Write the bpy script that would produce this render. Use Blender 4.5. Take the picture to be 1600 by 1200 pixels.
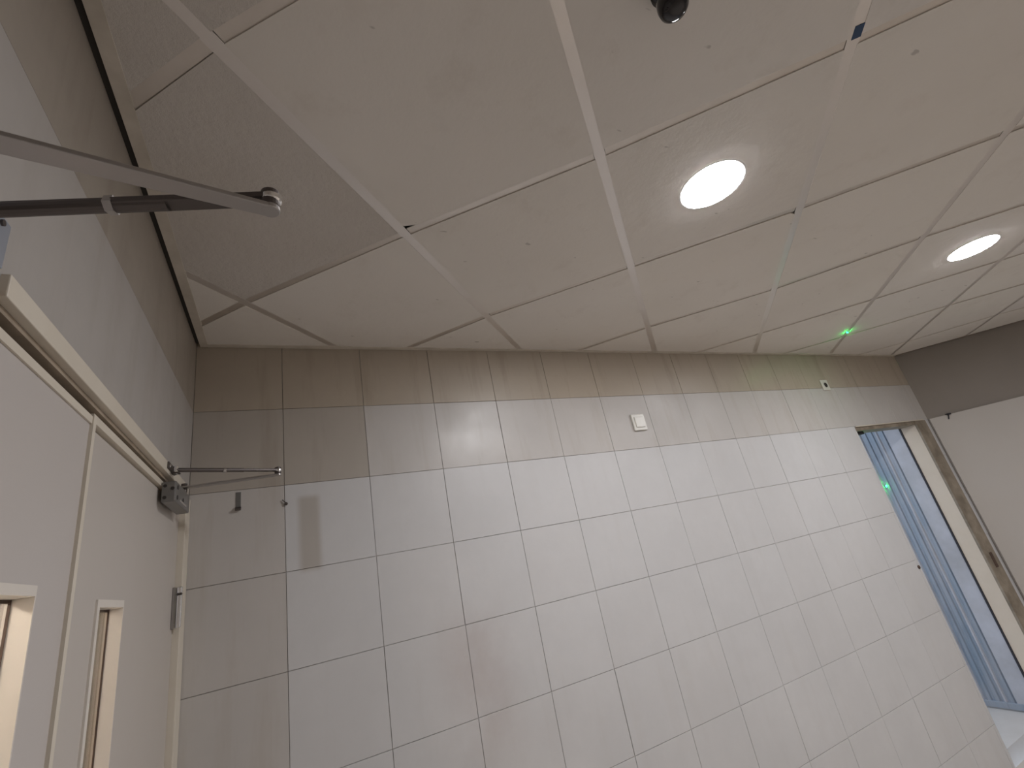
import bpy, bmesh, math, random
from mathutils import Vector, Matrix
random.seed(7)
S = bpy.context.scene
C = S.collection
for o in list(bpy.data.objects):
    bpy.data.objects.remove(o)

# ------------------------------------------------------------------ camera
CAMZ = 1.6
cam_d = bpy.data.cameras.new('camera')
cam = bpy.data.objects.new('camera', cam_d)
C.objects.link(cam)
cam_d.sensor_width = 36.0
cam_d.lens = 724.605 / 1600 * 36.0
cam_d.clip_start = 0.02
RM = ((0.8974404, -0.3978666, -0.1905329),
      (-0.0189884, 0.3966735, -0.9177634),
      (0.4407268, 0.8272559, 0.3484359))
mw = Matrix.Identity(4)
for r in range(3):
    mw[r][0] = RM[0][r]
    mw[r][1] = -RM[1][r]
    mw[r][2] = -RM[2][r]
mw[2][3] = CAMZ
cam.matrix_world = mw
S.camera = cam

# ------------------------------------------------------------------ light, sky, exposure
W = bpy.data.worlds.new('sky')
S.world = W
W.use_nodes = True
bg = W.node_tree.nodes['Background']
bg.inputs['Color'].default_value = (0.74, 0.85, 1.0, 1)
bg.inputs['Strength'].default_value = 1.2
S.view_settings.view_transform = 'Standard'
S.view_settings.look = 'None'
S.view_settings.gamma = 1.0
S.view_settings.use_curve_mapping = False
S.view_settings.exposure = 0.0
LAMP_RADIANCE = 212.0
HALL_RADIANCE = 140.0

# ------------------------------------------------------------------ room numbers (metres)
H = 2.571            # ceiling
XL = -0.2954         # left wall
YB = 1.8742          # back wall
XC = 4.652           # corner of back wall and slanting right wall
XR, YR = 6.62, -0.19
YF = -3.0
ROOM = [(XL, YF), (XR, YF), (XR, YR), (XC, YB), (XL, YB)]
ROWS = [2.305, 2.008, 1.709, 1.409, 1.109, 0.809, 0.509, 0.209]


# ------------------------------------------------------------------ materials
def mat(name, col, rough=0.5, metal=0.0, spec=0.5):
    m = bpy.data.materials.new(name)
    m.use_nodes = True
    b = m.node_tree.nodes['Principled BSDF']
    b.inputs['Base Color'].default_value = (*col, 1)
    b.inputs['Roughness'].default_value = rough
    b.inputs['Metallic'].default_value = metal
    b.inputs['Specular IOR Level'].default_value = spec
    return m


class NT:
    def __init__(self, m):
        self.t = m.node_tree
        self.b = m.node_tree.nodes['Principled BSDF']

    def n(self, kind, **kw):
        nd = self.t.nodes.new(kind)
        for k, v in kw.items():
            setattr(nd, k, v)
        return nd

    def link(self, a, b):
        self.t.links.new(a, b)

    def pos(self, scale=(1, 1, 1), offs=(0, 0, 0)):
        g = self.n('ShaderNodeNewGeometry')
        mp = self.n('ShaderNodeMapping')
        mp.inputs['Scale'].default_value = scale
        mp.inputs['Location'].default_value = offs
        self.link(g.outputs['Position'], mp.inputs['Vector'])
        return mp.outputs['Vector']

    def noise(self, scale, detail=4, rough=0.55, vec=None, lo=0.35, hi=0.65):
        nz = self.n('ShaderNodeTexNoise')
        nz.inputs['Scale'].default_value = scale
        nz.inputs['Detail'].default_value = detail
        nz.inputs['Roughness'].default_value = rough
        self.link(vec if vec is not None else self.pos(), nz.inputs['Vector'])
        mr = self.n('ShaderNodeMapRange')
        mr.inputs['From Min'].default_value = lo
        mr.inputs['From Max'].default_value = hi
        self.link(nz.outputs['Fac'], mr.inputs['Value'])
        return mr.outputs['Result']

    def mix(self, fac, a, b, blend='MIX'):
        mx = self.n('ShaderNodeMix', data_type='RGBA', blend_type=blend)
        for sock, v in ((mx.inputs['Factor'], fac), (mx.inputs['A'], a), (mx.inputs['B'], b)):
            if isinstance(v, (int, float)):
                sock.default_value = v
            elif isinstance(v, tuple):
                sock.default_value = (*v, 1)
            else:
                self.link(v, sock)
        return mx.outputs['Result']

    def math(self, op, a, b=0.0, clamp=False):
        m = self.n('ShaderNodeMath', operation=op, use_clamp=clamp)
        for sock, v in ((m.inputs[0], a), (m.inputs[1], b)):
            if isinstance(v, (int, float)):
                sock.default_value = v
            else:
                self.link(v, sock)
        return m.outputs[0]

    def rand(self):
        return self.n('ShaderNodeObjectInfo').outputs['Random']

    def color(self, c):
        self.link(c, self.b.inputs['Base Color'])

    def bump(self, h, strength, dist):
        bp = self.n('ShaderNodeBump')
        bp.inputs['Strength'].default_value = strength
        bp.inputs['Distance'].default_value = dist
        self.link(h, bp.inputs['Height'])
        self.link(bp.outputs['Normal'], self.b.inputs['Normal'])

    def box(self, cx, cz, hx, hz, soft):
        """soft-edged rectangle of a stain on the back wall, in world x and z"""
        g = self.n('ShaderNodeNewGeometry')
        sp = self.n('ShaderNodeSeparateXYZ')
        self.link(g.outputs['Position'], sp.inputs[0])
        r = []
        for out, c, hh in (('X', cx, hx), ('Z', cz, hz)):
            d = self.math('ABSOLUTE', self.math('SUBTRACT', sp.outputs[out], c))
            mr = self.n('ShaderNodeMapRange', interpolation_type='SMOOTHSTEP')
            mr.inputs['From Min'].default_value = hh + soft
            mr.inputs['From Max'].default_value = hh - soft
            self.link(d, mr.inputs['Value'])
            r.append(mr.outputs['Result'])
        return self.math('MULTIPLY', r[0], r[1])


def tile_material(name, base, dirt, dirt_amt):
    m = mat(name, base, 0.42)
    n = NT(m)
    cloud = n.noise(2.6, 5, 0.6)
    fine = n.noise(16, 6, 0.65)
    streak = n.noise(1.0, 4, 0.6, n.pos((14, 14, 1.6), (3, 0, 0)), 0.53, 0.78)
    c = n.mix(n.math('MULTIPLY', cloud, 0.42), base, tuple(x * 0.84 for x in base))
    c = n.mix(n.math('MULTIPLY', fine, 0.16), c, tuple(x * 0.86 for x in base))
    c = n.mix(n.math('MULTIPLY', n.rand(), 0.12), c, (base[0] * .92, base[1] * .88, base[2] * .84))
    c = n.mix(n.math('MULTIPLY', streak, dirt_amt), c, dirt)
    # brown grease patches and run marks that sit on the wall by the door
    s1 = n.math('MULTIPLY', n.box(0.072, 1.83, 0.034, 0.128, 0.014), 0.46)
    c = n.mix(s1, c, (0.27, 0.21, 0.14))
    s2 = n.math('MULTIPLY', n.math('MULTIPLY', n.box(0.63, 1.21, 0.11, 0.22, 0.10), cloud), 0.35)
    c = n.mix(s2, c, (0.36, 0.26, 0.23))
    n.color(c)
    r = n.n('ShaderNodeMapRange')
    r.inputs['To Min'].default_value = 0.34
    r.inputs['To Max'].default_value = 0.50
    n.link(cloud, r.inputs['Value'])
    n.link(r.outputs['Result'], n.b.inputs['Roughness'])
    n.bump(n.noise(5, 3), 0.15, 0.004)
    return m


M = {}
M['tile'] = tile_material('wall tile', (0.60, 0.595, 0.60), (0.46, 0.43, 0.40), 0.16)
M['tile_top'] = tile_material('darker top wall tile', (0.43, 0.37, 0.30), (0.24, 0.19, 0.13), 0.45)  # top row: darker, browner base with stronger streaks
M['tile_mid'] = tile_material('darker streaked wall tile', (0.53, 0.505, 0.485), (0.36, 0.31, 0.25), 0.38)  # second row and left column: slightly darker base, more streaks
M['tile_corner'] = tile_material('darker tile by the corner', (0.43, 0.39, 0.345), (0.27, 0.22, 0.17), 0.45)  # first tiles of the second row: darker, browner base
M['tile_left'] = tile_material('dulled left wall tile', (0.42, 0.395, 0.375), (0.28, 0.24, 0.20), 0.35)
M['tile_lefttop'] = tile_material('darker left top tile', (0.34, 0.30, 0.255), (0.20, 0.16, 0.12), 0.45)  # top band of the left wall: darker, browner base
M['grout'] = mat('tile grout', (0.38, 0.36, 0.34), 0.9)
n = NT(M['grout'])
n.color(n.mix(n.noise(1.1, 3, 0.6, n.pos((1, 1, 1), (2, 0, 1)), .40, .62), (0.54, 0.53, 0.52), (0.24, 0.22, 0.205)))

# ceiling tile: mineral board with stains and a few scuffs
m = mat('ceiling board', (0.70, 0.67, 0.64), 0.75)
n = NT(m)
c = n.mix(n.math('MULTIPLY', n.noise(1.4, 4), 0.35), (0.73, 0.695, 0.65), (0.62, 0.575, 0.515))
c = n.mix(n.math('MULTIPLY', n.rand(), 0.30), c, (0.66, 0.635, 0.63))
c = n.mix(n.math('MULTIPLY', n.noise(7, 5, 0.7, None, 0.55, 0.75), 0.2), c, (0.46, 0.40, 0.34))
c = n.mix(n.math('MULTIPLY', n.noise(22, 1, 0.3, n.pos((1, 2.2, 1), (4, 2, 0)), 0.80, 0.84), 0.4), c, (0.16, 0.14, 0.13))
n.color(c)
n.bump(n.noise(24, 4, 0.6), 0.10, 0.004)
M['board'] = m
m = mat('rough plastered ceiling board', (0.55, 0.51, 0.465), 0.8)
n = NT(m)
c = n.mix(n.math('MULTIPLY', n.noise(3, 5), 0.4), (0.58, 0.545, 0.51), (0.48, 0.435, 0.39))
n.color(c)
n.bump(n.noise(44, 5, 0.7, None, .3, .8), 0.5, 0.005)
M['board_rough'] = m


def painted(name, col, rough=0.5, amt=0.25, sc=3.0, dark=0.8):
    m = mat(name, col, rough)
    n = NT(m)
    c = n.mix(n.math('MULTIPLY', n.noise(sc, 5, 0.6), amt), col, (col[0] * dark, col[1] * dark * .97, col[2] * dark * .92))
    n.color(c)
    return m


M['runner'] = painted('ceiling runner metal', (0.74, 0.70, 0.67), 0.34, 0.25, 6, 0.85)
M['runner'].node_tree.nodes['Principled BSDF'].inputs['Metallic'].default_value = 0.72
M['tee'] = painted('ceiling tee metal', (0.68, 0.63, 0.58), 0.34, 0.4, 6, 0.75)
M['tee'].node_tree.nodes['Principled BSDF'].inputs['Metallic'].default_value = 0.72
M['angle'] = painted('wall angle paint', (0.64, 0.59, 0.52), 0.5, 0.6, 7, 0.62)
M['angle_dark'] = painted('dark wall angle paint', (0.22, 0.18, 0.15), 0.6, 0.5, 7, 0.6)  # dark trim in place of a thin gap along the slanting wall
M['plaster'] = painted('grey wall paint', (0.245, 0.215, 0.19), 0.6, 0.4, 2.0, 0.8)
M['cladding'] = painted('pale wall cladding', (0.47, 0.44, 0.415), 0.5, 0.25, 1.6, 0.88)
M['void'] = mat('dark void', (0.03, 0.026, 0.022), 0.9)
M['leaf_a'] = painted('warm grey door paint', (0.50, 0.465, 0.445), 0.42, 0.2, 1.5, 0.93)
M['leaf_b'] = painted('beige door paint', (0.50, 0.46, 0.425), 0.42, 0.25, 2.0, 0.9)
M['cream'] = painted('cream frame paint', (0.64, 0.585, 0.50), 0.45, 0.3, 9, 0.85)
M['tan'] = painted('darker tan frame paint', (0.36, 0.29, 0.22), 0.55, 0.6, 14, 0.55)  # darker mottled tan for the strip under the header
M['steel'] = mat('satin steel', (0.42, 0.40, 0.39), 0.36, 0.9)
M['bead'] = painted('ivory glazing bead', (0.68, 0.635, 0.58), 0.45, 0.2, 9, 0.9)
M['steel_dark'] = mat('dark steel', (0.12, 0.105, 0.10), 0.45, 0.8)
M['chrome'] = mat('polished chrome', (0.80, 0.79, 0.78), 0.14, 1.0)
M['closer'] = mat('grey painted closer casing', (0.20, 0.195, 0.19), 0.32, 0.5)
M['closer_dark'] = mat('closer screw recess', (0.025, 0.022, 0.02), 0.5)
M['plate'] = mat('bluish zinc plate', (0.42, 0.46, 0.54), 0.35, 0.6)
M['plastic'] = painted('ivory plastic', (0.66, 0.64, 0.59), 0.28, 0.15, 20, 0.9)
M['black'] = mat('glossy black plastic', (0.012, 0.010, 0.012), 0.10)
M['blackmat'] = mat('black rubber', (0.02, 0.018, 0.024), 0.6)
M['tape'] = mat('dark blue tape', (0.012, 0.045, 0.115), 0.5)
M['white_trim'] = mat('white lamp trim', (0.80, 0.79, 0.78), 0.4)
M['brown'] = painted('brown soiled door frame', (0.31, 0.26, 0.20), 0.5, 0.8, 10, 0.45)
M['rust'] = painted('rusty lock plate', (0.085, 0.05, 0.035), 0.6, 0.5, 60, 0.5)
M['jamb'] = painted('cream door reveal', (0.61, 0.535, 0.445), 0.45, 0.3, 8, 0.86)
m = mat('blue grey ribbed door sheet', (0.29, 0.33, 0.40), 0.34, 0.25)
n = NT(m)
c = n.mix(n.math('MULTIPLY', n.noise(2.2, 4, 0.6, n.pos((1, 3, 1))), 0.7), (0.25, 0.315, 0.395), (0.38, 0.39, 0.43))
c = n.mix(n.math('MULTIPLY', n.noise(9, 5, 0.6, n.pos((1, 4, 0.5)), 0.52, 0.7), 0.35), c, (0.12, 0.15, 0.20))
n.color(c)
M['sheet'] = m
M['sheet_pale'] = painted('pale lavender door stile', (0.47, 0.49, 0.55), 0.30, 0.6, 4, 0.62)
M['concrete'] = painted('pale concrete', (0.52, 0.50, 0.49), 0.8, 0.4, 4, 0.8)
M['floor'] = painted('beige floor tile', (0.56, 0.50, 0.44), 0.35, 0.3, 3, 0.85)
M['hall'] = mat('warm hall paint', (0.78, 0.72, 0.66), 0.7)


def emit(name, col, s):
    m = bpy.data.materials.new(name)
    m.use_nodes = True
    t = m.node_tree
    t.nodes.remove(t.nodes['Principled BSDF'])
    e = t.nodes.new('ShaderNodeEmission')
    e.inputs['Color'].default_value = (*col, 1)
    e.inputs['Strength'].default_value = s
    t.links.new(e.outputs[0], t.nodes['Material Output'].inputs['Surface'])
    return m


M['lamp'] = emit('lit diffuser', (0.985, 0.98, 1.0), LAMP_RADIANCE)
M['hall_lamp'] = emit('warm hall lamp', (1.0, 0.87, 0.75), HALL_RADIANCE)
M['led'] = emit('green pilot light', (0.0006, 1.0, 0.10), 420)

# clear door glass: see-through sheet with a mirror coat
m = bpy.data.materials.new('door glass')
m.use_nodes = True
t = m.node_tree
t.nodes.remove(t.nodes['Principled BSDF'])
tr = t.nodes.new('ShaderNodeBsdfTransparent')
tr.inputs['Color'].default_value = (0.93, 0.94, 0.93, 1)
gl = t.nodes.new('ShaderNodeBsdfGlossy')
gl.inputs['Roughness'].default_value = 0.03
fr = t.nodes.new('ShaderNodeFresnel')
fr.inputs['IOR'].default_value = 1.45
mx = t.nodes.new('ShaderNodeMixShader')
t.links.new(fr.outputs[0], mx.inputs[0])
t.links.new(tr.outputs[0], mx.inputs[1])
t.links.new(gl.outputs[0], mx.inputs[2])
t.links.new(mx.outputs[0], t.nodes['Material Output'].inputs['Surface'])
M['glass'] = m


# ------------------------------------------------------------------ mesh helpers
def obj(name, bm, m, parent=None, smooth=False):
    me = bpy.data.meshes.new(name)
    bmesh.ops.recalc_face_normals(bm, faces=bm.faces[:])
    bm.to_mesh(me)
    bm.free()
    me.materials.append(m)
    if smooth:
        for p in me.polygons:
            p.use_smooth = True
    o = bpy.data.objects.new(name, me)
    C.objects.link(o)
    if parent:
        o.parent = parent
    return o


def empty(name, loc=(0, 0, 0)):
    o = bpy.data.objects.new(name, None)
    o.empty_display_size = 0.05
    C.objects.link(o)
    return o


def tag(o, label=None, cat=None, group=None, kind=None):
    if label:
        o['label'] = label
    if cat:
        o['category'] = cat
    if group:
        o['group'] = group
    if kind:
        o['kind'] = kind
    return o


def add_box(bm, x0, x1, y0, y1, z0, z1, bev=0.0):
    g = bmesh.new()
    vs = [g.verts.new(p) for p in ((x0, y0, z0), (x1, y0, z0), (x1, y1, z0), (x0, y1, z0),
                                   (x0, y0, z1), (x1, y0, z1), (x1, y1, z1), (x0, y1, z1))]
    for f in ((3, 2, 1, 0), (4, 5, 6, 7), (0, 1, 5, 4), (1, 2, 6, 5), (2, 3, 7, 6), (3, 0, 4, 7)):
        g.faces.new([vs[i] for i in f])
    if bev:
        bmesh.ops.bevel(g, geom=g.edges[:], offset=bev, segments=2, affect='EDGES', profile=0.5)
    merge(bm, g)
    return bm


def merge(bm, g, mtx=None):
    if mtx is not None:
        bmesh.ops.transform(g, matrix=mtx, verts=g.verts[:])
    me = bpy.data.meshes.new('tmp')
    g.to_mesh(me)
    g.free()
    bm.from_mesh(me)
    bpy.data.meshes.remove(me)


def box(name, x0, x1, y0, y1, z0, z1, m, parent=None, bev=0.0):
    return obj(name, add_box(bmesh.new(), x0, x1, y0, y1, z0, z1, bev), m, parent)


def add_bar(bm, a, b, w, t, up=(0, 0, 1), bev=0.0, w2=None):
    """flat bar from a to b, w wide across, t thick along up; may taper to w2"""
    a, b, up = Vector(a), Vector(b), Vector(up)
    d = (b - a)
    L = d.length
    d.normalize()
    s = d.cross(up).normalized()
    u = s.cross(d).normalized()
    w2 = w if w2 is None else w2
    g = bmesh.new()
    vs = []
    for e, ww in ((a, w), (b, w2)):
        for i, j in ((-1, -1), (1, -1), (1, 1), (-1, 1)):
            vs.append(g.verts.new(e + s * (ww / 2 * i) + u * (t / 2 * j)))
    for f in ((0, 1, 2, 3), (7, 6, 5, 4), (0, 4, 5, 1), (1, 5, 6, 2), (2, 6, 7, 3), (3, 7, 4, 0)):
        g.faces.new([vs[i] for i in f])
    if bev:
        bmesh.ops.bevel(g, geom=g.edges[:], offset=bev, segments=2, affect='EDGES', profile=0.5)
    merge(bm, g)
    return bm


def add_lathe(bm, prof, origin, axis=(0, 0, 1), seg=24):
    """surface of revolution: prof = [(radius, height)]"""
    ax = Vector(axis).normalized()
    q = Vector((0, 0, 1)).rotation_difference(ax).to_matrix().to_4x4()
    q = Matrix.Translation(Vector(origin)) @ q
    g = bmesh.new()
    rings = []
    for r, h in prof:
        if r < 1e-6:
            rings.append([g.verts.new((0, 0, h))])
        else:
            rings.append([g.verts.new((r * math.cos(2 * math.pi * k / seg), r * math.sin(2 * math.pi * k / seg), h)) for k in range(seg)])
    for A, B in zip(rings, rings[1:]):
        for k in range(seg):
            k2 = (k + 1) % seg
            if len(A) == 1 and len(B) == 1:
                continue
            if len(A) == 1:
                g.faces.new((A[0], B[k], B[k2]))
            elif len(B) == 1:
                g.faces.new((A[k], A[k2], B[0]))
            else:
                g.faces.new((A[k], A[k2], B[k2], B[k]))
    merge(bm, g, q)
    return bm


def add_cyl(bm, a, b, r, seg=16, bev=0.0):
    a, b = Vector(a), Vector(b)
    L = (b - a).length
    e = min(bev, r * .5)
    pr = [(0, 0), (r - e, 0), (r, e), (r, L - e), (r - e, L), (0, L)] if e else [(0, 0), (r, 0), (r, L), (0, L)]
    return add_lathe(bm, pr, a, b - a, seg)


def add_slab(bm, poly, n, t):
    """closed prism from a 3-D polygon, thickness t along n"""
    g = bmesh.new()
    n = Vector(n)
    lo = [g.verts.new(Vector(p)) for p in poly]
    hi = [g.verts.new(Vector(p) + n * t) for p in poly]
    g.faces.new(lo[::-1])
    g.faces.new(hi)
    k = len(lo)
    for i in range(k):
        g.faces.new((lo[i], lo[(i + 1) % k], hi[(i + 1) % k], hi[i]))
    merge(bm, g)
    return bm


def clip(poly, a, b, c):
    """keep the side a*x+b*y+c >= 0"""
    out = []
    for i in range(len(poly)):
        p, q = poly[i], poly[(i + 1) % len(poly)]
        dp, dq = a * p[0] + b * p[1] + c, a * q[0] + b * q[1] + c
        if dp >= 0:
            out.append(p)
        if (dp > 0) != (dq > 0) and abs(dp - dq) > 1e-12:
            s = dp / (dp - dq)
            out.append((p[0] + (q[0] - p[0]) * s, p[1] + (q[1] - p[1]) * s))
    return out


def edges_in(poly, ins):
    """half planes of a counter-clockwise convex polygon moved inwards"""
    r = []
    for i in range(len(poly)):
        p, q = poly[i], poly[(i + 1) % len(poly)]
        dx, dy = q[0] - p[0], q[1] - p[1]
        L = math.hypot(dx, dy)
        a, b = -dy / L, dx / L
        r.append((a, b, -(a * p[0] + b * p[1]) - (ins[i] if isinstance(ins, (list, tuple)) else ins)))
    return r


def area(poly):
    return abs(sum(poly[i][0] * poly[(i + 1) % len(poly)][1] - poly[(i + 1) % len(poly)][0] * poly[i][1] for i in range(len(poly)))) / 2


def clean(poly, eps=1e-4):
    out = []
    for p in poly:
        if not out or math.hypot(p[0] - out[-1][0], p[1] - out[-1][1]) > eps:
            out.append(p)
    if len(out) > 1 and math.hypot(out[0][0] - out[-1][0], out[0][1] - out[-1][1]) < eps:
        out.pop()
    return out


# ------------------------------------------------------------------ walls
ZT = 2.86   # the walls run on above the hung ceiling
DOOR = (3.625, 4.545, 2.0)       # opening at the right end of the back wall
bm = bmesh.new()
add_box(bm, XL - 0.12, DOOR[0], YB + 0.0028, YB + 0.108, 0, ZT)
add_box(bm, DOOR[0], DOOR[1], YB + 0.0028, YB + 0.108, DOOR[2], ZT)
add_box(bm, DOOR[1], XC + 0.12, YB + 0.0028, YB + 0.108, 0, ZT)
wall_back = tag(obj('wall_back', bm, M['grout']), 'tiled pale grey back wall under the ceiling edge', None, None, 'structure')


def wall_tiles(parent, us, zs, make, skip=None, gap=0.0009):
    """us: joint positions along the wall, zs: joint heights from the top down; each tile its own object"""
    for j in range(len(zs) - 1):
        for i in range(len(us) - 1):
            g = gap
            u0, u1, z1, z0 = us[i] + g, us[i + 1] - g, zs[j] - g, zs[j + 1] + g
            if u1 - u0 < 0.02 or z1 - z0 < 0.02:
                continue
            polys = [[(u0, z0), (u1, z0), (u1, z1), (u0, z1)]]
            if skip:
                s0, s1, sz = skip
                if u1 > s0 and u0 < s1 and z0 < sz:
                    polys = []
                    if u0 < s0:
                        polys.append([(u0, z0), (s0, z0), (s0, z1), (u0, z1)])
                    if z1 > sz:
                        polys.append([(max(u0, s0), sz), (u1, sz), (u1, z1), (max(u0, s0), z1)])
                    if u1 > s1:
                        polys.append([(s1, z0), (u1, z0), (u1, min(z1, sz)), (s1, min(z1, sz))])
            for p in polys:
                if area(p) < 4e-4:
                    continue
                make(p, j, i)


def back_tile(p, j, i):
    d = random.uniform(-0.0006, 0.0006)
    bm = bmesh.new()
    # face at YB, slightly uneven from tile to tile, with a small arris
    y = YB + d
    cx = sum(q[0] for q in p) / len(p)
    cz = sum(q[1] for q in p) / len(p)
    fr = [Vector((q[0] + (0.0006 if q[0] < cx else -0.0006), y, q[1] + (0.0006 if q[1] < cz else -0.0006))) for q in p]
    ed = [Vector((q[0], y + 0.0007, q[1])) for q in p]
    bk = [Vector((q[0], YB + 0.0032, q[1])) for q in p]
    loops = [[bm.verts.new(v) for v in L] for L in (fr, ed, bk)]
    bm.faces.new(loops[0])
    bm.faces.new(loops[2][::-1])
    k = len(p)
    for A, B in zip(loops, loops[1:]):
        for a in range(k):
            bm.faces.new((A[a], A[(a + 1) % k], B[(a + 1) % k], B[a]))
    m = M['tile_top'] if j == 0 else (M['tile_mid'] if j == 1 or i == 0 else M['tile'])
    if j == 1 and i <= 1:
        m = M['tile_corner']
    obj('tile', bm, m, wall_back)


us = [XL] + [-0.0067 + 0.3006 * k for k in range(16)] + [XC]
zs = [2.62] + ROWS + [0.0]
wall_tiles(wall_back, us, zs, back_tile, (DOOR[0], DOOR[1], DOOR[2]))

# left wall, with the double door's opening
LD = (0.15, 1.80, 2.0)
bm = bmesh.new()
xw = XL - 0.003
add_box(bm, xw - 0.1, xw, YF, LD[0] - .012, 0, ZT)
add_box(bm, xw - 0.1, xw, LD[0] - .012, LD[1] + .012, LD[2] + .012, ZT)
add_box(bm, xw - 0.1, xw, LD[1] + .012, YB + 0.1, 0, ZT)
wall_left = tag(obj('wall_left', bm, M['grout']), 'darker-topped left wall above the double door', None, None, 'structure')


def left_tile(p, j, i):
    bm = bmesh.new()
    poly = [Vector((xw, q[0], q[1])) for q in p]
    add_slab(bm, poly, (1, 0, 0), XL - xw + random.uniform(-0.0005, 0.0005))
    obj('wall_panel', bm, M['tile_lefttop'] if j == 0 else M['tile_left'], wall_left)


us = [YF, -1.9, -0.6, YB]
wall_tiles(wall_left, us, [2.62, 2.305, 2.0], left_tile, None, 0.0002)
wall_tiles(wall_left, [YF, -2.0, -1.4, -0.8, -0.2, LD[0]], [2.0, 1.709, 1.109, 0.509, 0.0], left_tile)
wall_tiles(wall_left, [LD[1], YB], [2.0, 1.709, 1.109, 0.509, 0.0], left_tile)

# slanting right wall: painted band above, paler cladding below standing proud
bm = bmesh.new()
d = Vector((XR - XC, YR - YB, 0)).normalized()
nrm = Vector((-d.y, d.x, 0))          # out of the room
if nrm.x < 0:
    nrm = -nrm
a = Vector((XC, YB, 0)) - d * 0.0
b = Vector((XR, YR, 0)) + d * 0.05
add_slab(bm, [a + Vector((0, 0, 0)), b, b + Vector((0, 0, ZT)), a + Vector((0, 0, ZT))], nrm, 0.1)
wall_right = tag(obj('wall_right', bm, M['plaster']), 'slanting right wall with a dark painted band above', None, None, 'structure')
bm = bmesh.new()
a2 = a + d * 0.004 - nrm * 0.022
add_slab(bm, [a2, b - nrm * 0.022, b - nrm * 0.022 + Vector((0, 0, 2.03)), a2 + Vector((0, 0, 2.0))], nrm, 0.0219)
obj('cladding', bm, M['cladding'], wall_right)['label'] = 'paler lower cladding of the right wall'
tag(box('wall_side', XR, XR + 0.1, YF - 0.1, YR + 0.05, 0, ZT, M['cladding']), 'far right wall outside the photograph', None, None, 'structure')
tag(box('wall_front', XL - 0.11, XR + 0.1, YF - 0.1, YF, 0, ZT, M['cladding']), 'wall behind the camera', None, None, 'structure')
bm = bmesh.new()
add_slab(bm, [(x, y, -0.1) for x, y in ROOM], (0, 0, 1), 0.1)
tag(obj('floor', bm, M['floor']), 'beige floor of the room', None, None, 'structure')

# ------------------------------------------------------------------ ceiling: grid at 45 degrees to the back wall
bm = bmesh.new()
add_slab(bm, [(XL - 0.1, YF - 0.1, ZT), (XR + 0.2, YF - 0.1, ZT), (XR + 0.2, YB + 0.1, ZT), (XL - 0.1, YB + 0.1, ZT)], (0, 0, 1), 0.06)
ceiling = tag(obj('ceiling', bm, M['void']), 'hung ceiling of pale boards in a grid turned to the walls', None, None, 'structure')
R2 = math.sqrt(0.5)


def uv2xy(u, v):
    return ((u + v) * R2, (u - v) * R2)


NODE = {(0, 0): (.398, -.549), (0, 1): (1.025, -.549), (0, 2): (1.650, -.553), (-1, 1): (1.013, -1.176),
        (1, 1): (1.054, .057), (1, 2): (1.676, .066), (1, 3): (2.316, .074), (2, 1): (1.052, .673),
        (2, 2): (1.703, .687), (2, 3): (2.353, .696), (2, 4): (2.958, .694), (3, 2): (1.701, 1.296),
        (3, 3): (2.321, 1.313), (3, 4): (2.963, 1.318), (3, 5): (3.556, 1.300), (4, 4): (2.961, 1.908),
        (4, 5): (3.538, 1.908), (4, 6): (4.222, 1.920), (5, 6): (4.159, 2.468)}
IR, JR = range(-3, 12), range(-5, 9)
UM = {0: .42, 1: 1.036, 2: 1.683, 3: 2.33, 4: 2.961, 5: 3.55, 6: 4.19}
for j in JR:
    if j not in UM:
        UM[j] = .42 + .625 * j if j < 0 else 4.19 + .625 * (j - 6)
VM = {}
for i in IR:
    pts = [(k[1], NODE[k]) for k in NODE if k[0] == i]
    if len(pts) >= 3:
        mj = sum(p[1][0] for p in pts) / len(pts)
        mv = sum(p[1][1] for p in pts) / len(pts)
        sl = sum((p[1][0] - mj) * (p[1][1] - mv) for p in pts) / sum((p[1][0] - mj) ** 2 for p in pts)
        VM[i] = (mv - sl * mj, sl)
    elif pts:
        VM[i] = (sum(p[1][1] for p in pts) / len(pts), 0.0)
    else:
        VM[i] = (-1.176 + .625 * (i + 1) if i < 0 else 2.468 + .625 * (i - 5), 0.0)


def node(i, j):
    u = NODE[(i, j)][0] if (i, j) in NODE else UM[j]
    return (u, VM[i][0] + VM[i][1] * u)


ROOM_IN = [(XL + 0.012, YF), (XR, YF), (XR, YR), (XC - 0.01, YB), (XL + 0.012, YB)]


def clip_room(poly, ins=0.0):
    for h in edges_in(ROOM_IN, ins):
        poly = clip(poly, *h)
        if len(poly) < 3:
            return []
    return clean(poly)


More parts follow.
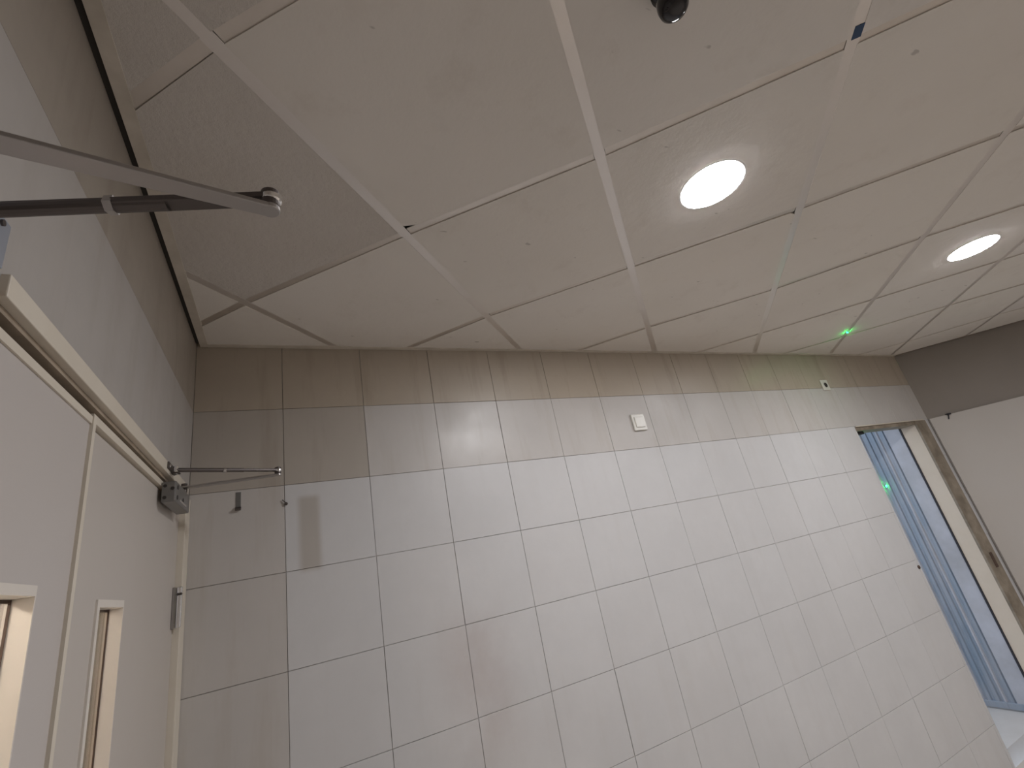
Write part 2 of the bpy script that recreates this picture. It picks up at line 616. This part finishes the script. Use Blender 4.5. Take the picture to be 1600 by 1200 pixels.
BAR, REC = 0.030, 0.007     # width of the runners and how far they sit above the board faces
lamp_cells = []
for i in list(IR)[:-1]:
    for j in list(JR)[:-1]:
        q = [uv2xy(*node(i, j)), uv2xy(*node(i, j + 1)), uv2xy(*node(i + 1, j + 1)), uv2xy(*node(i + 1, j))]
        s = sum(q[k][0] * q[(k + 1) % 4][1] - q[(k + 1) % 4][0] * q[k][1] for k in range(4))
        if s < 0:
            q = q[::-1]
        poly = q
        ins = [BAR / 2 - 0.002 + random.uniform(-0.0012, 0.0016) for _ in range(4)]
        for h in edges_in(q, ins):
            poly = clip(poly, *h)
        if (i, j) == (0, 0):      # broken corner by the near runner
            cx, cy = uv2xy(*node(0, 1))
            dx, dy = uv2xy(node(1, 0)[0] - node(0, 1)[0], node(1, 0)[1] - node(0, 1)[1])
            L = math.hypot(dx, dy)
            dx, dy = dx / L * .86 + .30 * dy / L, dy / L * .86 - .30 * dx / L
            L = math.hypot(dx, dy)
            poly = clip(poly, dx / L, dy / L, -(dx * cx + dy * cy) / L - 0.034)
        if (i, j) == (1, 2):
            cx, cy = uv2xy(*node(2, 2))
            dx, dy = uv2xy(node(1, 3)[0] - node(2, 2)[0], node(1, 3)[1] - node(2, 2)[1])
            L = math.hypot(dx, dy)
            poly = clip(poly, dx / L, dy / L, -(dx * cx + dy * cy) / L - 0.030)
        if len(poly) < 3:
            continue
        poly = clip_room(poly, 0.016)
        if len(poly) < 3 or area(poly) < 5e-4:
            continue
        bm = bmesh.new()
        add_slab(bm, [(x, y, H + random.uniform(-.0006, .0006)) for x, y in poly], (0, 0, 1), 0.012)
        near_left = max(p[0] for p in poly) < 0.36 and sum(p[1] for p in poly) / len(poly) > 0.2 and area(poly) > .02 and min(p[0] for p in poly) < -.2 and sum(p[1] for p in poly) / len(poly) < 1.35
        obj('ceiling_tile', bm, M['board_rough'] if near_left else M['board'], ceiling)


def bar(name, n0, n1, w, z0, z1, m):
    a, b = Vector(uv2xy(*n0)), Vector(uv2xy(*n1))
    d = (b - a).normalized()
    s = Vector((-d.y, d.x)) * (w / 2)
    poly = clip_room([tuple(a - s), tuple(b - s), tuple(b + s), tuple(a + s)], 0.004)
    if len(poly) < 3 or area(poly) < 2e-4:
        return None
    p3 = [(x, y, z0) for x, y in poly]
    bm = bmesh.new()
    add_slab(bm, p3, (0, 0, 1), z1 - z0)
    return obj(name, bm, m, ceiling)


for i in IR:
    u0, u1 = UM[JR[0]], UM[JR[-1]]
    bar('grid_runner', (u0, VM[i][0] + VM[i][1] * u0), (u1, VM[i][0] + VM[i][1] * u1), BAR, H + 0.001, H + 0.004, M['runner'])
for i in list(IR)[:-1]:
    for j in JR:
        a, b = node(i, j), node(i + 1, j)
        e = (BAR / 2 + 0.001) / (b[1] - a[1])
        n0 = (a[0] + (b[0] - a[0]) * e, a[1] + (b[1] - a[1]) * e)
        n1 = (b[0] - (b[0] - a[0]) * e, b[1] - (b[1] - a[1]) * e)
        bar('cross_tee', n0, n1, BAR * 0.92, H + 0.003, H + 0.006, M['tee'])

# wall angles round the edge
box('gap_shade', XL, XL + 0.012, YF, YB - 0.022, H + 0.001, H + 0.012, M['void'], ceiling)  # black strip: the shade of the open gap put in as colour
box('wall_angle', XL + 0.012, XL + 0.038, YF, YB - 0.002, H - 0.003, H + 0.004, M['angle'], ceiling)
box('wall_angle', XL + 0.038, XC - 0.0, YB - 0.022, YB - 0.0015, H - 0.004, H + 0.003, M['angle'], ceiling)
bm = bmesh.new()
a3 = Vector((XC, YB, H - 0.004)) - nrm * 0.002
b3 = Vector((XR, YR, H - 0.004)) - nrm * 0.002
add_slab(bm, [a3, b3, b3 - nrm * 0.022, a3 - nrm * 0.022 ], (0, 0, 1), 0.007)
obj('wall_angle', bm, M['angle_dark'], ceiling)  # dark trim in place of a thin gap along the slanting wall

# ------------------------------------------------------------------ double door in the left wall
frame = empty('trim_1')
tag(frame, 'cream steel frame of the double door on the left', None, None, 'structure')
xf = XL + 0.009          # face of the frame
XO = XL - 0.075
box('header', XO, xf, 0.637, LD[1] + 0.004, 1.992, 2.023, M['cream'], frame, 0.0015)
box('header_back', XO, XL - 0.001, LD[0], 0.637, 2.0, 2.02, M['steel_dark'], frame)
box('header_rebate', XL - 0.018, XL - 0.003, LD[0], LD[1], 1.983, 1.9915, M['tan'], frame)['label'] = 'tan strip under the header'
box('header_gap_shade', XO, XL - 0.0185, LD[0], LD[1], 1.9665, 1.9915, M['void'], frame)['label'] = 'dark gap strip over the door'  # near-black colour stands in for shade in the gap over the leaves
box('jamb', XO, xf - 0.003, LD[1], YB - 0.002, 0, 1.991, M['cream'], frame, 0.0015)
box('jamb', XO, xf, 0.09, LD[0], 0, 2.0, M['cream'], frame, 0.0015)


def leaf(name, y0, y1, top, face, win, m, label):
    d = empty(name)
    tag(d, label, 'door', None, 'structure')
    back = face - 0.042
    wy0, wy1, wz0, wz1 = win
    bm = bmesh.new()
    add_box(bm, back, face, y0, wy0, 0.008, top)
    add_box(bm, back, face, wy1, y1, 0.008, top)
    add_box(bm, back, face, wy0, wy1, wz1, top)
    add_box(bm, back, face, wy0, wy1, 0.008, wz0)
    obj('panel', bm, m, d)
    # beading round the vision panel
    bm = bmesh.new()
    e, pr = 0.013, 0.0035
    xb = face - 0.019
    add_box(bm, xb, face + pr, wy0, wy0 + e, wz0, wz1)
    add_box(bm, xb, face + pr, wy1 - e * .25, wy1, wz0, wz1)
    add_box(bm, xb, face + pr, wy0 + e, wy1 - e * .25, wz1 - e, wz1)
    add_box(bm, xb, face + pr, wy0 + e, wy1 - e * .25, wz0, wz0 + e)
    obj('glazing_bead', bm, M['bead'], d)
    bm = bmesh.new()
    add_box(bm, xb - 0.004, xb, wy0 + e * .5, wy0 + e + .001, wz0 + .006, wz1 - .006)
    add_box(bm, xb - 0.0025, xb + .0005, wy1 - e * .25 - .0008, wy1 - e * .25, wz0 + .006, wz1 - .006)
    add_box(bm, xb - 0.004, xb, wy0 + e, wy1 - e * .25, wz1 - e - .004, wz1 - e)
    obj('gasket', bm, M['rust'], d)
    box('glass', xb - 0.007, xb - 0.004, wy0, wy1, wz0, wz1, M['glass'], d)
    return d


SEAM = 0.981
lf = leaf('door_1', LD[0] + 0.004, SEAM, 1.966, XL - 0.004, (0.70, 0.858, 0.85, 1.688), M['leaf_a'], 'nearer warm grey leaf of the double door at the left edge')
box('astragal', XL - 0.004, XL + 0.001, SEAM - 0.012, SEAM + 0.001, 0.008, 1.966, M['cream'], lf)
box('edge_lip', XL - 0.004, XL - 0.001, LD[0] + 0.004, SEAM - 0.012, 1.951, 1.964, M['cream'], lf)
rf = leaf('door_2', SEAM + 0.003, LD[1] - 0.0008, 1.955, XL - 0.012, (1.127, 1.285, 0.85, 1.676), M['leaf_b'], 'farther beige leaf of the double door, hinged beside the tiled wall')
box('header_lip', XL - 0.0180, XL - 0.004, SEAM + 0.003, LD[1], 1.960, 1.975, M['cream'], frame)
for z in (1.66, 0.95, 0.25):
    hg = empty('hinge')
    hg.parent = rf
    bm = bmesh.new()
    for k, (z0, z1) in enumerate(((z - .056, z + .034), (z + .037, z + .056))):
        add_cyl(bm, (XL + 0.004, LD[1] - 0.018, z0), (XL + 0.004, LD[1] - 0.018, z1), 0.0075, 14, 0.002)
    obj('barrel', bm, M['chrome'], hg)
    box('pin_collar', XL - 0.003, XL + 0.011, LD[1] - 0.025, LD[1] - 0.011, z + .034, z + .037, M['steel_dark'], hg)
    box('hinge_plate', XL - 0.011, XL - 0.006, LD[1] - 0.03, LD[1] - 0.006, z - .056, z + .056, M['steel'], hg)

# lit hall behind the double door
HX0, HX1, HY0, HY1, HZ = -2.2, XL - 0.11, -1.2, 2.6, 2.4
bm = bmesh.new()
add_box(bm, HX0 - .1, HX0, HY0, HY1, 0, HZ)
add_box(bm, HX0, HX1, HY1, HY1 + .1, 0, HZ)
add_box(bm, HX0, HX1, HY0 - .1, HY0, 0, HZ)
tag(obj('wall_hall', bm, M['hall']), 'warm painted wall of the hall behind the double door', None, None, 'structure')
tag(box('floor_hall', HX0 - .1, HX1 + .1, HY0 - .1, HY1 + .1, -0.1, 0.0, M['floor']), 'floor of the hall behind the double door', None, None, 'structure')
tag(box('ceiling_hall', HX0 - .1, HX1, HY0 - .1, HY1 + .1, HZ, HZ + .1, M['hall']), 'ceiling of the hall behind the double door', None, None, 'structure')
hl = empty('hall_light')
tag(hl, 'warm ceiling lamp of the hall behind the double door', 'light')
box('diffuser', -1.5, -0.8, 0.1, 0.7, HZ - 0.07, HZ - 0.055, M['hall_lamp'], hl)
box('housing', -1.53, -0.77, 0.07, 0.73, HZ - 0.055, HZ - 0.004, M['white_trim'], hl)


# ------------------------------------------------------------------ door closers
def closer(body, elbow, pin, foot, zb, label, rod):
    """body = (y0, y1); arm pivots at pin, folds at elbow, foot is screwed to the header; rod = radius of the forearm"""
    root = empty('door_closer')
    tag(root, label, 'door closer', 'overhead door closers on the double door')
    y0, y1 = body
    x0, x1 = XL - 0.003, XL + 0.030
    z0, z1 = zb
    bd = obj('body', add_box(bmesh.new(), x0, x1, y0, y1, z0, z1, 0.004), M['closer'], root)
    for yy, zz in ((y0 + .02, z1 - .015), (y0 + .02, z0 + .013), ((y0 + y1) / 2, z0 + .02)):
        obj('screw', add_cyl(bmesh.new(), (x1 - 0.001, yy, zz), (x1 + 0.0012, yy, zz), 0.006, 12), M['closer_dark'], bd)
    for xx, zz in ((x0 + .008, z1 - .012), (x0 + .008, z0 + .012), (x1 - .008, z1 - .02)):
        obj('valve', add_cyl(bmesh.new(), (xx, y0 + 0.001, zz), (xx, y0 - 0.0012, zz), 0.0045, 12), M['closer_dark'], bd)
    box('edge_strip', x1, x1 + 0.001, y0 + .05, y1 - .05, z0 + .008, z0 + .014, M['chrome'], bd)
    zm = elbow[2]
    # pinion and main arm: a flat steel bar
    P = Vector((pin[0], pin[1], zm))
    E = Vector(elbow)
    bm = bmesh.new()
    add_cyl(bm, (pin[0], pin[1], z1 - .002), (pin[0], pin[1], zm - .004), 0.009, 16)
    add_cyl(bm, (pin[0], pin[1], zm + .003), (pin[0], pin[1], zm + .012), 0.008, 6)
    obj('pinion', bm, M['steel_dark'], root)
    bm = bmesh.new()
    add_bar(bm, P - (E - P).normalized() * .014, E, 0.025, 0.0055, (0, 0, 1), 0.0012, 0.018)
    add_cyl(bm, (E.x, E.y, zm - .003), (E.x, E.y, zm + .003), 0.0098, 20, .001)
    obj('main_arm', bm, M['steel'], root)
    # forearm: a rod above the main arm, with an adjusting sleeve
    F = Vector((foot[0], foot[1], zm + .015))
    E2 = Vector((E.x, E.y, zm + .015))
    d = (F - E2).normalized()
    fa = obj('forearm', add_bar(add_cyl(bmesh.new(), E2 + d * .10, F, rod, 14), E2, E2 + d * .15, rod * 2.2, 0.0075, (0, 0, 1), .0015), M['steel_dark'], root)
    bm = bmesh.new()
    add_cyl(bm, E2 + d * .148, E2 + d * .156, rod * 1.25, 6)
    obj('adjusting_nut', bm, M['steel'], fa)
    bm = bmesh.new()
    add_cyl(bm, (E.x, E.y, zm + .003), (E.x, E.y, zm + .0245), 0.0095, 20, .0015)
    obj('elbow_bolt', bm, M['steel_dark'], root)
    bm = bmesh.new()
    add_cyl(bm, (E.x + .001, E.y, zm + .0095), (E.x + .001, E.y, zm + .019), 0.0105, 20, .002)
    obj('cap', bm, M['chrome'], root)
    # foot bracket on the header face
    bm = bmesh.new()
    add_box(bm, xf - .001, xf + .004, foot[1] - .045, foot[1] + .045, 2.003, 2.021, .001)
    add_box(bm, xf + .003, xf + .022, foot[1] - .010, foot[1] + .010, zm + .004, zm + .008, .001)
    br = obj('bracket', bm, M['steel_dark'], root)
    for s in (-1, 1):
        obj('screw', add_cyl(bmesh.new(), (xf + .003, foot[1] + s * .032, 2.012), (xf + .006, foot[1] + s * .032, 2.012), .005, 12, .001), M['chrome'], br)
    obj('pivot_bolt', add_cyl(bmesh.new(), (foot[0], foot[1], zm + .002), (foot[0], foot[1], zm + .026), .006, 14, .001), M['chrome'], br)
    return root


closer((1.50, 1.70), (-0.0235, 1.636, 1.992), (XL + .016, 1.69), (xf + .012, 1.531), (1.915, 1.97), 'small grey door closer on the farther leaf, arm against the tiled wall', 0.006)
closer((0.20, 0.42), (-0.010, 0.447, 2.0), (XL + .016, 0.395), (xf + .012, 0.52), (1.915, 1.975), 'near door closer whose large flat arm crosses the upper left', 0.0078)
pl = tag(box('zinc_plate', XL, XL + 0.003, 0.46, 0.630, 2.024, 2.085, M['plate'], None, 0.001), 'bluish zinc plate above the door frame at the left edge', 'plate')
for yy in (0.48, 0.61):
    obj('screw', add_cyl(bmesh.new(), (XL + .002, yy, 2.075), (XL + .0055, yy, 2.075), .004, 12), M['steel_dark'], pl)

# ------------------------------------------------------------------ back doorway at the right and its open blue door
XJ = 4.425
fr2 = empty('trim_2')
tag(fr2, 'brown soiled frame of the narrow doorway at the right', None, None, 'structure')
box('casing', XJ, DOOR[1] + .035, YB - 0.012, YB + 0.004, 0, 1.999, M['brown'], fr2, 0.002)
box('jamb', XJ + .002, DOOR[1] + .02, YB + 0.004, YB + 0.105, 0, 1.99, M['jamb'], fr2)
box('head', DOOR[0] - .004, XJ, YB - 0.004, YB + 0.105, 1.972, 1.999, M['brown'], fr2, 0.0015)
box('head_lip', DOOR[0] - .006, DOOR[1] + .004, YB - 0.014, YB - 0.004, 1.999, 2.006, M['cream'], fr2, 0.001)
box('jamb', DOOR[0] - .004, DOOR[0] + .0005, YB + 0.002, YB + 0.106, 0, 1.972, M['tile'], fr2, 0.001)
box('strike_plate', XJ + .065, XJ + .100, YB - 0.0145, YB - 0.012, 0.90, 1.0, M['rust'], fr2)['label'] = 'rusty strike plate'
box('door_catch', DOOR[0] + .02, DOOR[0] + .14, YB + .03, YB + .07, 1.952, 1.972, M['blackmat'], fr2, 0.004)['label'] = 'black catch under the head'

dr = empty('door_3')
tag(dr, 'blue grey ribbed metal door standing open in the right doorway', 'door', None, 'structure')
yd = YB + 0.118
box('gasket', XJ - .004, XJ + .012, YB + 0.106, yd, 0.02, 2.06, M['blackmat'], dr)['label'] = 'black rubber seal on the hinge side'
box('stile', XJ + .004, XJ + .045, yd, yd + .110, 0.03, 2.06, M['sheet_pale'], dr, 0.002)
box('skin', XJ + .014, XJ + .04, yd + .110, yd + .86, 0.03, 2.06, M['sheet'], dr)
yy = yd + .116
k = 0
while yy < yd + .84:
    w = (0.030, 0.022, 0.034)[k % 3]
    bm = bmesh.new()
    g = [(XJ + .014, yy), (XJ + .004, yy + .006), (XJ + .004, yy + w - .006), (XJ + .014, yy + w)]
    add_slab(bm, [(x, y, 0.032) for x, y in g], (0, 0, 1), 2.025)
    obj('rib', bm, M['sheet_pale'] if k % 3 == 1 else M['sheet'], dr)
    yy += w + 0.014
    k += 1
box('bottom_rail', XJ - .002, XJ + .03, yd + .02, yd + .85, 0.012, 0.05, M['sheet'], dr, 0.002)

# yard outside the doorway
tag(box('floor_yard', -1.0, 9.0, YB + 0.108, 7.0, -0.1, 0.0, M['concrete']), 'pale concrete ground outside the right doorway', None, None, 'structure')
tag(box('wall_yard', -1.0, 9.0, 6.0, 6.2, 0, 2.6, M['concrete']), 'yard wall outside the right doorway', None, None, 'structure')

# ------------------------------------------------------------------ ceiling lamps
LAMPS = [(1.231, .716, 'round lit ceiling lamp, nearer one in the middle of the ceiling'),
         (3.038, .717, 'round lit ceiling lamp, smaller farther one near the right edge'),
         (3.038, -1.05, 'round lit ceiling lamp outside the frame, behind the right lamp'),
         (4.80, -1.05, 'round lit ceiling lamp outside the frame by the far right wall')]
for x, y, lab in LAMPS:
    L = empty('ceiling_light')
    tag(L, lab, 'light', 'round ceiling lamps')
    r = 0.096
    bm = bmesh.new()
    prof = [(r, 0.0), (r * .97, -.0018), (r * .8, -.0032), (r * .5, -.0043), (0, -.0048)]
    add_lathe(bm, [(r, 0.0015)] + prof, (x, y, H - .0015), (0, 0, 1), 48)
    obj('diffuser', bm, M['lamp'], L, True)
    bm = bmesh.new()
    add_lathe(bm, [(r, 0.0005), (r + .004, -.0012), (r + .009, 0.0005)], (x, y, H - .001), (0, 0, 1), 48)
    obj('trim_ring', bm, M['white_trim'], L, True)

# black dome camera hanging at the top edge
dc = empty('dome_camera')
tag(dc, 'small glossy black dome camera hanging from the ceiling at the top edge', 'camera')
cx, cy = 0.683, 0.325
add = add_lathe(bmesh.new(), [(0, 0), (.030, 0), (.030, -.010), (.012, -.014), (.0, -.014)], (cx, cy, H - .001), (0, 0, 1), 28)
obj('ceiling_base', add, M['black'], dc, True)
bm = add_lathe(bmesh.new(), [(.009, -.012), (.010, -.022), (.022, -.027), (.0275, -.036), (.029, -.050), (.0275, -.062), (.022, -.070), (.012, -.075), (0, -.0765)], (cx, cy, H), (0, 0, 1), 32)
obj('housing', bm, M['black'], dc, True)
bm = add_lathe(bmesh.new(), [(0, .004), (.006, .003), (.009, 0), (.009, -.004)], (cx - .020, cy - .012, H - .056), (-.75, -.45, -.5), 20)
obj('lens', bm, M['chrome'], dc, True)

# ------------------------------------------------------------------ small things on walls and ceiling
def plate(name, label, cat, x, z, w, h, t, tilt, extra):
    root = empty(name)
    tag(root, label, cat)
    g = add_box(bmesh.new(), -w / 2, w / 2, -t, 0, -h / 2, h / 2, 0.004)
    o = obj('cover', g, M['plastic'], root)
    extra(root)
    root.location = (x, YB - .0008, z)
    root.rotation_euler = (0, math.radians(tilt), 0)
    return root


def rocker(root):
    o = obj('rocker', add_box(bmesh.new(), -.030, .030, -.0155, -.009, -.030, .030, .003), M['plastic'], root)


def socket(root):
    bm = bmesh.new()
    add_lathe(bm, [(.022, -.001), (.024, 0.001), (.022, .003), (.019, .001)], (0, -.0095, 0), (0, -1, 0), 24)
    obj('socket_ring', bm, M['plastic'], root, True)
    bm = add_cyl(bmesh.new(), (0, -.0092, 0), (0, -.0105, 0), .018, 20)
    obj('socket_hole', bm, M['closer_dark'], root)


plate('light_switch', 'white square switch plate high on the tiled back wall', 'switch', 1.702, 2.148, .088, .092, .011, 0, rocker)
plate('wall_socket', 'small white socket with a dark hole, under the ceiling near the right corner', 'socket', 3.494, 2.326, .080, .080, .009, 0, socket)

hk = empty('wall_hook')
tag(hk, 'grey stick-on hook on the tiles below the far door closer', 'hook')
box('strip', -.159, -.143, YB - .002, YB - .0006, 1.945, 2.0, M['closer'], hk, .0005)
bm = add_bar(bmesh.new(), (-.151, YB - .002, 1.946), (-.151, YB - .014, 1.938), .018, .008, (0, 0, 1), .001)
obj('peg', bm, M['steel_dark'], hk)
bm = add_cyl(bmesh.new(), (-.002, YB + .001, 1.941), (-.002, YB - .010, 1.939), .0055, 12, .0015)
add_bar(bm, (-.002, YB - .009, 1.941), (-.014, YB - .006, 1.955), .003, .003)
tag(obj('screw', bm, M['steel_dark']), 'dark screw stuck in a tile joint beside the stick-on hook', 'screw')
bm = add_lathe(bmesh.new(), [(0, -.004), (.011, -.002), (.0115, .002), (.007, .006), (0, .007)], (3.600, YB - .002, 1.066), (0, -1, 0), 18)
tag(obj('bolt_head', bm, M['rust']), 'dark bolt head in the wall at the edge of the right doorway', 'bolt')
# hook on the edge of the cladding
pk = Vector((4.742, 1.78, 2.0)) - nrm * .022
bm = bmesh.new()
add_bar(bm, pk + nrm * .02 + Vector((0, 0, .004)), pk - nrm * .03 + Vector((0, 0, .002)), .018, .014, (0, 0, 1), .002)
add_bar(bm, pk - nrm * .004, pk - nrm * .006 + Vector((0, 0, -.035)) - d * .012, .006, .006, (1, 0, 0), .001)
tag(obj('wall_bracket', bm, M['blackmat']), 'small black bracket on top of the cladding right of the doorway', 'bracket')

# blue tape on a ceiling runner
uu = (1.214 + .241) * R2
vv = VM[2][0] + VM[2][1] * uu
bm = bmesh.new()
c0 = [uv2xy(uu - .017, vv - .005), uv2xy(uu + .017, vv - .005), uv2xy(uu + .017, vv + .0148), uv2xy(uu - .017, vv + .0148)]
add_slab(bm, [(x, y, H - .0002) for x, y in c0], (0, 0, 1), .0012)
tag(obj('tape_piece', bm, M['tape']), 'piece of dark blue tape on a ceiling runner near the top edge', 'tape')


def pilot(label, p, axis):
    root = empty('pilot_light')
    tag(root, label, 'light', 'green pilot lights')
    obj('bezel', add_lathe(bmesh.new(), [(0, 0), (.009, 0), (.008, .003), (.0055, .0035)], p, axis, 18), M['plastic'], root)
    obj('bulb', add_lathe(bmesh.new(), [(.0048, .003), (.0045, .006), (.0025, .008), (0, .0085)], p, axis, 16), M['led'], root, True)


pilot('tiny green pilot light on the ceiling near the right corner', (3.371, 1.530, H - .0008), (0, 0, -1))
pilot('tiny green pilot light on the ribbed blue door', (XJ + .004, 2.262, 1.571), (-1, 0, 0))
